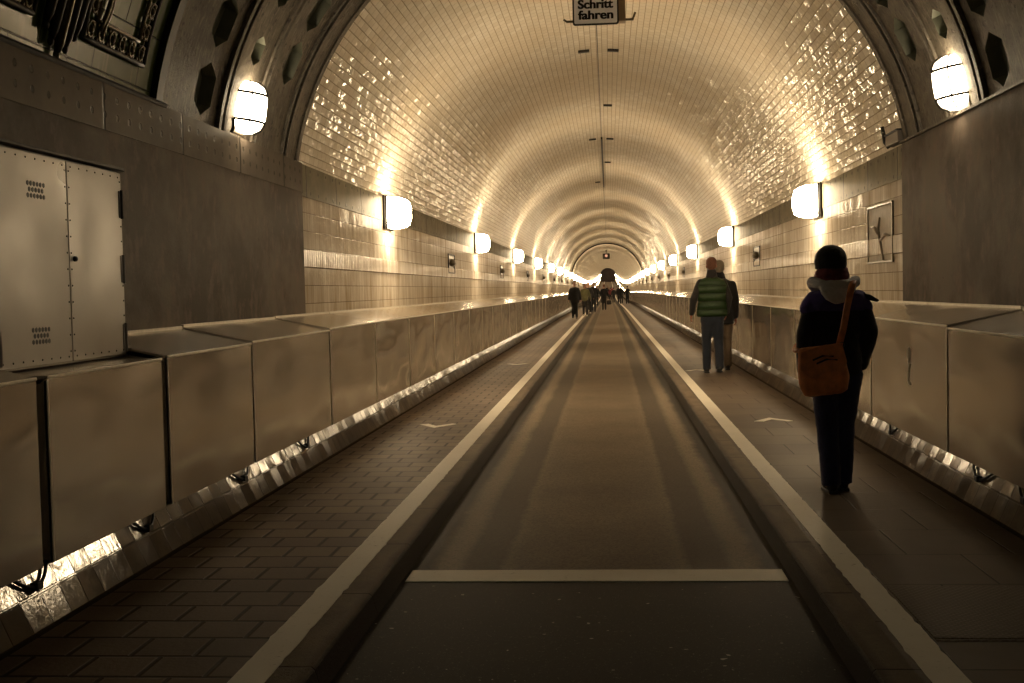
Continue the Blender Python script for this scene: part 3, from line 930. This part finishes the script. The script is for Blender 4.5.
# short slots / clips on the vault crown
def clip(x, y, lab, grp=None):
    a = math.atan2(math.sqrt(RV*RV-x*x), x)
    b = NB(); box(b, -.085, .085, -.04, .04, -.03, .02, .004)
    o = obj('vault_clip', b, DARKM); o.location = (RV*math.cos(a)*.998, y, ZC+RV*math.sin(a)*.998+zo(y)); o.rotation_euler = (0, PI/2-a, 0)
    tag(o, lab, 'clip', grp)
clip(-.21, 18.1, 'small dark clip on the vault just behind the sign, cabinet side')
clip(.235, 18.1, 'small dark clip on the vault just behind the sign, bare wall side')
clip(.15, 23.5, 'single small dark clip on the vault between two clip pairs')
clip(-.22, 28.7, 'small dark clip at the start of the crown conduit, brick footway side')
clip(.20, 28.7, 'small dark clip at the start of the crown conduit, slab footway side')
clip(.14, 34.0, 'small dark clip halfway along the crown conduit')
clip(-.2, 40.2, 'small dark clip near the end of the crown conduit')

# bracket at the arch foot on the slab side
t = empty('cable_bracket', (2.76, 11.4, 2.62), 0, 'black angled bracket with a grey cable tray at the arch foot', 'bracket')
b = NB(); tube(b, [(-.02, 0, -.0), (-.05, .02, .05), (-.07, .05, .20)], [.02, .022, .018], 8); obj('arm', b, BLACK, t, True)
b = NB(); box(b, -.06, .02, -.50, -.03, .0, .10, .006); obj('tray', b, plain('grey_box', (.16, .13, .10), .5, .3), t)
b = NB(); box(b, -.07, .02, -.50, -.02, .10, .115, .003); obj('tray_lid', b, BLACK, t)

# reliefs on the tiled wall
def relief(sx, y, z0, z1, w, lab, grp, fig):
    t = empty('wall_relief', (sx*2.748, y, (z0+z1)/2), 0, lab, 'relief', grp)
    h = (z1-z0)/2; m = DARKM
    s = -sx
    b = NB()
    tk = .02
    for a in ((-w, -w+tk, -h, h), (w-tk, w, -h, h), (-w, w, h-tk, h), (-w, w, -h, -h+tk)):
        box(b, min(0, s*.018), max(0, s*.018), *a, .003)
    obj('frame', b, BRONZE if fig else m, t)
    b = NB(); box(b, min(0, s*.006), max(0, s*.006), -w+tk, w-tk, -h+tk, h-tk); obj('panel', b, plain('relief_ground', (.44, .38, .29), .6, 0, .2, 12) if fig else BRONZE, t)
    b = NB()
    if fig:   # climbing plant and bird-like figure in low relief
        tube(b, [(s*.012, -.3*w, -h*.9), (s*.016, -.1*w, -h*.3), (s*.016, .12*w, h*.1), (s*.012, .0, h*.55)], [.010, .014, .012, .006], 8)
        tube(b, [(s*.014, .05*w, 0), (s*.016, .4*w, h*.25), (s*.012, .75*w, h*.28)], [.02, .016, .008], 8)
        tube(b, [(s*.014, -.05*w, -h*.25), (s*.016, -.45*w, -h*.05), (s*.012, -.8*w, -h*.12)], [.016, .014, .006], 8)
    else:
        tube(b, [(s*.01, -.6*w, 0), (s*.025, -.2*w, .02), (s*.025, .3*w, 0), (s*.01, .5*w, 0)], [.01, .07, .05, .015], 10)
        prism(b, [(.45*w, 0), (.8*w, .09), (.72*w, 0), (.8*w, -.09)], 0, min(s*.005, s*.02), max(s*.005, s*.02))
    obj('figure', b, plain('relief_glaze', (.25, .20, .14), .5) if fig else BRONZE, t, True)
    return t
relief(1, 11.8, 1.55, 2.12, .53, 'large square tile relief between the arch and the first lamp', None, True)
RP = {}
for sx, side in ((-1, 'brick'), (1, 'slab')):
    for i in range(10):
        y = 21.4+10.2*i
        lab = ('%s dark fish plaque on the tiled wall above the %s footway' % (ORD[i], side)) if i < 4 else 'distant dark plaque on the tiled wall past the fourth, %s side' % side
        grp = 'dark wall plaques' if i < 4 else 'distant wall plaques %s side' % side
        if sx not in RP: RP[sx] = relief(sx, y, 1.70, 2.05, .43, lab, grp, False)
        else:
            o = dup(RP[sx], (sx*2.748, y, 1.875+zo(y))); tag(o, lab, 'relief', grp)

# hanging signal far down the tunnel
sgn = empty('signal_lamp', (-.05, 108, 4.45+zo(108)), 0, 'dark hanging signal box with a faint red light far down the vault', 'signal')
b = NB(); box(b, -.32, .32, -.15, .15, -.30, .22, .06); obj('housing', b, DARKM, sgn)
b = NB(); tube(b, [(0, 0, .25), (0, 0, .60)], .05, 8); obj('hanger', b, DARKM, sgn)
b = NB(); tube(b, [(0, -.15, 0), (0, -.19, 0)], .13, 14); obj('red_lens', b, emit('red_lens', (.9, .10, .07), .35), sgn)

# ------------------------------------------------------------------ people
SKIN = plain('skin', (.42, .22, .14), .55, 0, .2, 20)
SKIN_RED = plain('ruddy_skin', (.38, .13, .075), .5, 0, .25, 20)
COAT_K = cloth('black_wool', (.010, .009, .009)); COAT_D = cloth('charcoal_cloth', (.022, .018, .016))
JEAN_D = cloth('dark_navy_denim', (.028, .034, .10)); JEAN_B = cloth('blue_denim', (.016, .022, .036))
TAN = cloth('tan_cloth', (.20, .14, .085)); OLIVE = cloth('olive_cloth', (.15, .14, .06)); GREY = cloth('grey_jersey', (.85, .80, .82), .95, 60, .15)
PURPLE = cloth('violet_lining', (.07, .045, .22)); SHOE = plain('dark_shoe', (.02, .018, .016), .5); SHOE_L = plain('pale_shoe', (.5, .45, .38), .6)
HAIR_D = cloth('dark_hair', (.018, .012, .009), .6); HAIR_G = cloth('grey_hair', (.20, .16, .11), .7); HAIR_R = cloth('short_ginger_hair', (.16, .06, .03), .7)
EYE = plain('eye', (.02, .015, .012), .2); LIP = plain('lip', (.30, .10, .08), .5)
LEATHER = plain('cognac_leather', (.92, .34, .12), .42, 0, .35, 14, None, .003)
SCARFM = cloth('burgundy_scarf', (.22, .05, .06), .95, 25, .6); QUILT = m_quilt()

def hand(bm, w, d, side, s=1.0, curl=.35):
    """w wrist, d direction of the forearm; five fingers"""
    w = Vector(w); d = Vector(d).normalized(); lat = Vector((0, 1, 0)); lat = (lat-d*lat.dot(d)).normalized()  # fingers spread along y
    pal = Vector((-side, 0, 0)); pal = (pal-d*pal.dot(d)).normalized()
    tube(bm, [w-d*.02*s, w+d*.015*s, w+d*.05*s, w+d*.088*s], [(.018*s, .025*s), (.017*s, .030*s), (.016*s, .040*s), (.012*s, .038*s)], 10, ref=pal)
    for k, (off, ln) in enumerate(((-.030, .062), (-.010, .074), (.011, .080), (.031, .070))):
        b = w+d*.082*s+lat*off*s
        c1 = (d*math.cos(curl*.5)+pal*math.sin(curl*.5)); c2 = (d*math.cos(curl*1.6)+pal*math.sin(curl*1.6)); c3 = (d*math.cos(curl*2.6)+pal*math.sin(curl*2.6))
        p1 = b+c1*ln*.45*s; p2 = p1+c2*ln*.32*s; p3 = p2+c3*ln*.25*s
        tube(bm, [b-d*.01*s, p1, p2, p3], [.0090*s, .0086*s, .0080*s, .0065*s], 8)
    tb = w+d*.03*s+lat*.028*s
    tube(bm, [tb, tb+lat*.022*s+d*.022*s+pal*.01*s, tb+lat*.030*s+d*.048*s+pal*.018*s, tb+lat*.030*s+d*.066*s+pal*.022*s], [.013*s, .011*s, .0095*s, .0075*s], 8)

def person(loc, rz, H, label, cfg, group=None):
    s = H/1.75
    vx = cfg.get('voxel', .02)
    t = empty('person', loc, rz, label, 'person', group)
    legs = cfg.get('legs', ((-.09, 0, 0), (.09, 0, 0)))      # foot (x, y, lift) per side
    arms = cfg['arms']                                         # per side: elbow, wrist (unscaled units, 1.75 m figure)
    S = lambda p: (p[0]*s, p[1]*s, p[2]*s)
    skin = cfg.get('skin', SKIN)
    hx, hy = cfg.get('head', (0, 0))
    # --- body
    b = NB()
    ell(b, S((hx, hy, 1.665)), (.074*s, .094*s, .100*s), seg=20, rings=14)
    ell(b, S((hx, hy+.030, 1.600)), (.056*s, .064*s, .066*s), seg=16, rings=12)
    tube(b, [S((hx, hy+.088, 1.655)), S((hx, hy+.108, 1.625)), S((hx, hy+.100, 1.612)), S((hx, hy+.08, 1.61))], [.008*s, .013*s, .014*s, .010*s], 8)
    for q in (-1, 1): ell(b, S((hx+q*.077, hy-.002, 1.632)), (.010*s, .020*s, .030*s), seg=10, rings=8)
    limb(b, [S((hx*.4, hy*.3-.01, 1.42)), S((hx, hy-.005, 1.58))], [(.06*s, .06*s), (.052*s, .055*s)])
    limb(b, [S((0, 0, .92)), S((0, 0, 1.05)), S((0, .0, 1.2)), S((0, 0, 1.36)), S((0, 0, 1.43))], [(.155*s, .105*s), (.13*s, .095*s), (.14*s, .10*s), (.145*s, .095*s), (.08*s, .06*s)])
    hips = []
    for q, L in zip((-1, 1), legs):
        hip = Vector((q*.085, 0, .90)); ank = Vector((L[0], L[1], .085+L[2]))
        mid = (hip+ank)/2; kn = Vector((mid.x, mid.y+.03+abs(L[1])*.15+L[2]*.6, .49+L[2]*.4))
        hips.append((hip, kn, ank))
        limb(b, [S(hip), S((hip+kn)/2), S(kn), S(kn*.6+ank*.4), S(ank)], [.085*s, .07*s, .055*s, .05*s, .036*s])
        limb(b, [S(ank), S(ank+Vector((0, .06, -.045))), S(ank+Vector((0, .15, -.06)))], [.038*s, (.038*s, .03*s), (.036*s, .02*s)])
    for q, (el, wr) in zip((-1, 1), arms):
        sh = Vector((q*.152, 0, 1.368)); el = Vector(el); wr = Vector(wr)
        limb(b, [S(sh), S((sh+el)/2), S(el), S(wr)], [.046*s, .044*s, .037*s, .026*s])
        d = (wr-el).normalized()
        hand(b, S(wr), d, q, s*.98)
    blob('body', b, skin, t, vx*.62, 1)
    for q in (-1, 1):
        b = NB(); ell(b, S((hx+q*.029, hy+.086, 1.660)), (.012*s, .006*s, .007*s), seg=8, rings=6); obj('eye', b, EYE, t, True)
    b = NB(); ell(b, S((hx, hy+.090, 1.582)), (.022*s, .006*s, .006*s), seg=8, rings=6); obj('mouth', b, LIP, t, True)
    # --- trousers
    b = NB(); w = cfg.get('leg_w', 1.0)
    limb(b, [S((0, 0, .86)), S((0, 0, .98))], [(.165*s, .118*s), (.155*s, .11*s)])
    for hip, kn, ank in hips:
        hip2 = Vector((hip.x, hip.y, .88)); a2 = Vector((ank.x, ank.y, ank.z-.035))
        tube(b, [S(hip2), S(hip2*.5+kn*.5), S(kn), S(kn*.5+a2*.5), S(a2)], [(.098*s*w, .105*s*w), (.086*s*w, .09*s*w), (.072*s*w, .072*s*w), (.068*s*w, .07*s*w), (.064*s*w, .072*s*w)], 14)
    blob('trousers', b, cfg['trousers'], t, vx, 2, .012*s, .07)
    # --- shoes
    for hip, kn, ank in hips:
        b = NB(); z0 = ank.z-.085
        prism(b, [(s*(ank.x+x*.046*wd), s*(ank.y+y)) for x, y, wd in ((-.7, -.075, 1), (.7, -.075, 1), (.9, -.02, 1), (1, .08, 1), (.95, .15, 1), (.5, .195, 1), (-.5, .195, 1), (-.95, .15, 1), (-1, .08, 1), (-.9, -.02, 1))], 2, s*z0, s*(z0+.022), .004*s)
        ell(b, S((ank.x, ank.y+.10, z0+.038)), (.043*s, .092*s, .036*s)); ell(b, S((ank.x, ank.y-.01, z0+.055)), (.040*s, .066*s, .052*s))
        obj('shoe', b, cfg.get('shoes', SHOE), t, True)
    # --- coat
    b = NB(); cw = cfg.get('coat_w', 1.0); hem = cfg.get('hem', .78)
    tube(b, [S((0, 0, hem)), S((0, 0, hem+.03)), S((0, 0, .95)), S((0, 0, 1.08)), S((0, -.005, 1.22)), S((0, -.008, 1.33)), S((0, -.005, 1.41)), S((0, 0, 1.47))],
         [(.178*s*cw, .128*s), (.182*s*cw, .132*s), (.182*s*cw, .135*s), (.165*s*cw, .125*s), (.180*s*cw, .130*s), (.190*s*cw, .128*s), (.165*s*cw, .105*s), (.075*s, .07*s)], 20)
    arm_b = b if not cfg.get('vest') else NB()
    for q, (el, wr) in zip((-1, 1), arms):
        sh = Vector((q*.160*min(cw, 1.05), -.003, 1.372)); el = Vector(el); wr = Vector(wr); wr2 = wr+(wr-el).normalized()*cfg.get('cuff', .0)
        limb(arm_b, [S(sh), S((sh+el)/2), S(el), S((el+wr2)/2), S(wr2)], [.070*s, .065*s, .058*s, .052*s, .046*s])
    if cfg.get('vest'):
        blob('sleeves', arm_b, cfg['sleeve'], t, vx, 1, .010*s, .06)
        blob('vest', b, cfg['coat'], t, vx, 2, 0)
    else:
        blob('coat', b, cfg['coat'], t, vx, 1, .014*s, .08)
    # --- collar
    if cfg.get('collar'):
        b = NB(); limb(b, [S((hx*.5, -.005, 1.44)), S((hx*.8, -.005, 1.53))], [(.095*s, .085*s), (.078*s, .082*s)]); blob('collar', b, cfg['collar'], t, vx, 2, .01*s, .04)
    # --- hair / hat
    hk = cfg.get('hair')
    if hk:
        b = NB(); k = cfg.get('hair_long', 0)
        ell(b, S((hx, hy-.012, 1.682)), (.084*s, .098*s, .094*s), seg=18, rings=12)
        ell(b, S((hx, hy-.045, 1.64)), (.076*s, .058*s, .075*s), seg=18, rings=12)
        if k: limb(b, [S((hx, hy-.055, 1.64)), S((hx, hy-.06, 1.64-k))], [(.08*s, .05*s), (.085*s, .035*s)])
        blob('hair', b, hk, t, vx*.7, 1, .008*s, .03)
    return t

def hang(q, fwd=0.0, out=.05):
    return ((q*(.225+out*.5), -.02+fwd*.4, 1.13), (q*(.235+out), .02+fwd, .88))

# woman on the slab footway
W = person((1.565, 7.82, 0), R(2), 1.585, 'woman in black coat and dark knitted hat seen from behind', dict(
    voxel=.013, head=(-.035, .0), legs=((-.05, -.02, 0), (.055, .09, 0)), arms=(((-.228, -.02, 1.14), (-.225, .07, .90)), ((.236, -.045, 1.15), (.205, .08, .93))),
    trousers=JEAN_D, coat=COAT_K, hem=.84, leg_w=1.08, coat_w=.98, cuff=.02, hair=None))
s = 1.585/1.75
b = NB()   # hat
ell(b, (-.032, -.005, 1.520), (.102, .112, .092), seg=24, rings=16); tube(b, [(-.032, -.004, 1.455), (-.032, -.004, 1.515)], [(.098, .106), (.104, .113)], 24)
blob('hat', b, COAT_K, W, .009, 2, .008, .03)
b = NB()   # scarf
for z, r, k in ((1.375, .094, 0), (1.408, .088, 1.2), (1.436, .080, 2.1)):
    tube(b, [(-.028+r*math.cos(a), -.01+r*.95*math.sin(a), z+.008*math.sin(3*a+k)) for a in [2*PI*i/24 for i in range(25)]], .027, 10)
limb(b, [(-.028, -.01, 1.36), (-.028, -.01, 1.45)], [(.085, .08), (.07, .075)])
blob('scarf', b, SCARFM, W, .008, 1, .008, .02)
b = NB()   # hood lying on the back
tube(b, [(-.018+.135*math.cos(a), -.015+.105*math.sin(a), 1.345+.028*math.cos(2*a)-.012*math.sin(a)) for a in [2*PI*i/28 for i in range(29)]], .038, 10)
tube(b, [(-.018, -.10, 1.375), (-.015, -.125, 1.32), (-.012, -.128, 1.265), (-.010, -.115, 1.232)], [(.10, .03), (.118, .04), (.080, .034), (.030, .018)], 18)
blob('hood', b, GREY, W, .009, 2, .014, .05)
b = NB()   # violet yoke of the coat at the shoulders
tube(b, [(0, -.006, 1.19), (0, -.008, 1.24), (0, -.006, 1.29), (0, -.002, 1.325)], [(.190, .126), (.192, .126), (.180, .118), (.10, .08)], 24)
for q in (-1, 1): limb(b, [(q*.135, -.003, 1.250), (q*.168, -.006, 1.205)], [.070, .068])
blob('shoulder_yoke', b, PURPLE, W, .010, 2, .01, .06)
b = NB()   # collar tip that sticks out at the shoulder
prism(b, [(.15, 1.30), (.21, 1.285), (.268, 1.248), (.255, 1.235), (.20, 1.25), (.16, 1.255)], 1, -.05, -.02, .006)
obj('collar_tip', b, COAT_K, W, True)

bag = empty('shoulder_bag', (1.462, 7.62, .655), R(-4), 'brown leather shoulder bag worn over the hip of the woman', 'bag')
bag.rotation_euler = (0, R(-7), R(-4))
b = NB()
tube(b, [(0, 0, .0), (0, 0, .015), (0, 0, .10), (0, 0, .22), (0, 0, .30), (0, 0, .315)], [(.100, .025), (.138, .055), (.160, .062), (.150, .052), (.138, .034), (.128, .02)], 26)
blob('pouch', b, LEATHER, bag, .009, 3, .012, .07)
b = NB()
pts = [(-.128, .298), (.0, .318), (.132, .322), (.148, .20), (.12, .135), (.02, .105), (-.09, .125), (-.145, .19)]
prism(b, pts, 1, -.064, -.052, .004); obj('flap', b, LEATHER, bag, False)
b = NB()
for z, x0_, x1_ in ((.235, -.06, .07), (.21, -.04, .09)): tube(b, [(x0_, -.068, z), ((x0_+x1_)/2, -.072, z+.02), (x1_, -.068, z+.008)], .006, 6)
obj('buckle_strap', b, BLACK, bag)
b = NB()
def ribbon(bm, pts, w, th, ref=(1, 0, 0)):
    tube(bm, pts, [(w, th)]*len(pts), 8, ref)
ribbon(b, [(.118, -.005, .30), (.158, -.002, .40), (.206, .008, .55), (.250, .028, .665), (.270, .085, .690), (.268, .17, .700), (.25, .28, .665), (.17, .345, .55), (.0, .36, .40), (-.12, .27, .32), (-.145, .1, .30), (-.14, .0, .295)], .021, .004)
obj('strap', b, LEATHER, bag, True)
b = NB()
tube(b, [(.135+.016*math.cos(a), -.008, .305+.016*math.sin(a)) for a in [2*PI*k/12 for k in range(13)]], .003, 6); obj('ring', b, BRONZE, bag, True)

# couple
person((1.71, 18.75, 0), R(0), 1.80, 'man in green quilted vest and blue jeans walking away', dict(
    voxel=.018, head=(-.0, .01), skin=SKIN_RED, legs=((-.085, .06, 0), (.095, -.10, .02)), arms=(((-.275, -.02, 1.14), (-.305, .07, .92)), ((.255, .0, 1.14), (.225, .06, .93))),
    trousers=JEAN_B, coat=QUILT, vest=True, sleeve=COAT_D, hem=.86, coat_w=1.30, hair=HAIR_R, collar=COAT_D))
person((1.925, 19.35, 0), R(0), 1.76, 'grey-haired person in black coat close beside the green vest', dict(
    voxel=.02, head=(-.04, 0), legs=((-.08, -.08, .02), (.085, .10, 0)), arms=(hang(-1), ((.215, -.02, 1.12), (.215, .02, .86))),
    trousers=TAN, coat=COAT_K, hem=.74, skin=SKIN_RED, hair=HAIR_G, collar=COAT_K))
# far walkers, brick side
V = .035
def far(x, y, rz, H, lab, tr, co, hr, sh=SHOE, st=.12, road=False, **k):
    z = zo(y)-(.1 if road else 0)
    person((x, y, z), rz, H, lab, dict(voxel=V, legs=((-.09, st, 0), (.09, -st, .02)), arms=(hang(-1, -st), hang(1, st)), trousers=tr, coat=co, hair=hr, shoes=sh, **k))
far(-1.49, 55.4, PI, 1.76, 'broad dark-clothed walker alone on the brick footway', COAT_K, COAT_K, HAIR_D, st=.05, coat_w=1.2, hem=.72)
far(-1.10, 60.2, PI, 1.66, 'walker in olive jacket with pale shoes behind the broad dark one', COAT_D, OLIVE, HAIR_D, SHOE_L, hair_long=.15)
far(-1.02, 66.5, PI, 1.72, 'dark walker partly hidden by the olive jacket', COAT_K, COAT_D, HAIR_D, SHOE_L)
far(-.80, 70.0, PI, 1.78, 'dark walker close to the painted line behind the olive jacket', COAT_K, COAT_K, HAIR_D)
far(-1.25, 76.0, PI, 1.75, 'walker at the rear of the dark cluster on the brick footway', COAT_D, COAT_K, HAIR_D)
far(-.92, 100.0, PI, 1.76, 'small distant dark walker behind the cluster on the brick footway', COAT_K, COAT_K, HAIR_D)
far(-.22, 82.0, 0, 1.78, 'dark walker in the middle of the roadway carrying a bag', COAT_D, COAT_K, HAIR_R, road=True)
o = NB(); tube(o, [(0, 0, 0), (0, 0, .05), (0, 0, .26), (0, 0, .3)], [(.12, .06), (.17, .08), (.16, .08), (.1, .03)], 14)
tube(o, [(-.08, 0, .28), (-.06, 0, .42), (.06, 0, .42), (.08, 0, .28)], .012, 6)
t = obj('tote_bag', o, BLACK, None, True); t.location = (.12, 81.95, zo(82)+.28); tag(t, 'dark bag held by the walker in the roadway', 'bag')
far(1.10, 113, 0, 1.80, 'dark distant walker next to the painted line on the slab footway', COAT_K, COAT_K, HAIR_D, coat_w=1.15)
far(1.36, 117, 0, 1.76, 'distant walker half hidden between two others on the slab footway', COAT_D, COAT_K, HAIR_D)
far(1.88, 113, 0, 1.74, 'distant dark walker near the slab footway casings', COAT_K, COAT_D, HAIR_D)
REDC = cloth('dull_red_cloth', (.20, .04, .04))
far(-.35, 150, PI, 1.76, 'tiny walker in dark clothes far down the roadway', COAT_K, COAT_D, HAIR_D, road=True)
far(.35, 165, 0, 1.76, 'tiny walker in a dull red top far down the roadway', COAT_K, REDC, HAIR_D, road=True)
far(-.62, 135, PI, 1.76, 'tiny dark walker at the roadway kerb, brick side', COAT_K, COAT_K, HAIR_D, road=True)
far(.70, 140, 0, 1.80, 'tiny dark walker at the roadway kerb, slab side', COAT_D, COAT_K, HAIR_D, road=True)
far(.08, 175, PI, 1.76, 'tiny brown-clothed walker behind the dull red top', COAT_D, COAT_D, HAIR_G, road=True)
far(-.65, 185, PI, 1.78, 'tiny dark walker on the brick side of the farthest roadway walkers', COAT_K, COAT_K, HAIR_D, road=True)
far(.62, 190, 0, 1.78, 'tiny dark walker on the slab side of the farthest roadway walkers', COAT_K, REDC, HAIR_D, road=True)
far(-.1, 205, PI, 1.76, 'speck-sized walker at the end of the roadway', COAT_K, COAT_K, HAIR_D, road=True)

# ------------------------------------------------------------------ world, camera
w = bpy.data.worlds.new('dark'); bpy.context.scene.world = w; w.use_nodes = True
w.node_tree.nodes['Background'].inputs[0].default_value = (.02, .016, .012, 1); w.node_tree.nodes['Background'].inputs[1].default_value = .3

F, YAW, PIT, ROL, CX, CZ = 1182.86, .0823, .0428, .0223, .0975, 1.36
cy, sy = math.cos(YAW), math.sin(YAW)
fwd = Vector((-sy, cy, 0)); right = Vector((cy, sy, 0)); up = Vector((0, 0, 1))
f2 = fwd*math.cos(PIT)-up*math.sin(PIT); u2 = up*math.cos(PIT)+fwd*math.sin(PIT)
r3 = right*math.cos(ROL)-u2*math.sin(ROL); u3 = u2*math.cos(ROL)+right*math.sin(ROL)
cam = bpy.data.cameras.new('camera'); cam.sensor_width = 36; cam.lens = F/1024*36; cam.clip_end = 1000; cam.clip_start = .05
co = bpy.data.objects.new('camera', cam); C.objects.link(co)
M = Matrix((r3, u3, -f2)).transposed().to_4x4(); M.translation = (CX, 0, CZ)
co.matrix_world = M
sc = bpy.context.scene
sc.camera = co
sc.view_settings.view_transform = 'Standard'; sc.view_settings.look = 'None'; sc.view_settings.gamma = 1; sc.view_settings.use_curve_mapping = False
sc.view_settings.exposure = 0.0
sc.cycles.use_denoising = True
sc.cycles.max_bounces = 10; sc.cycles.diffuse_bounces = 6; sc.cycles.glossy_bounces = 6
sc.cycles.sample_clamp_indirect = 8.0
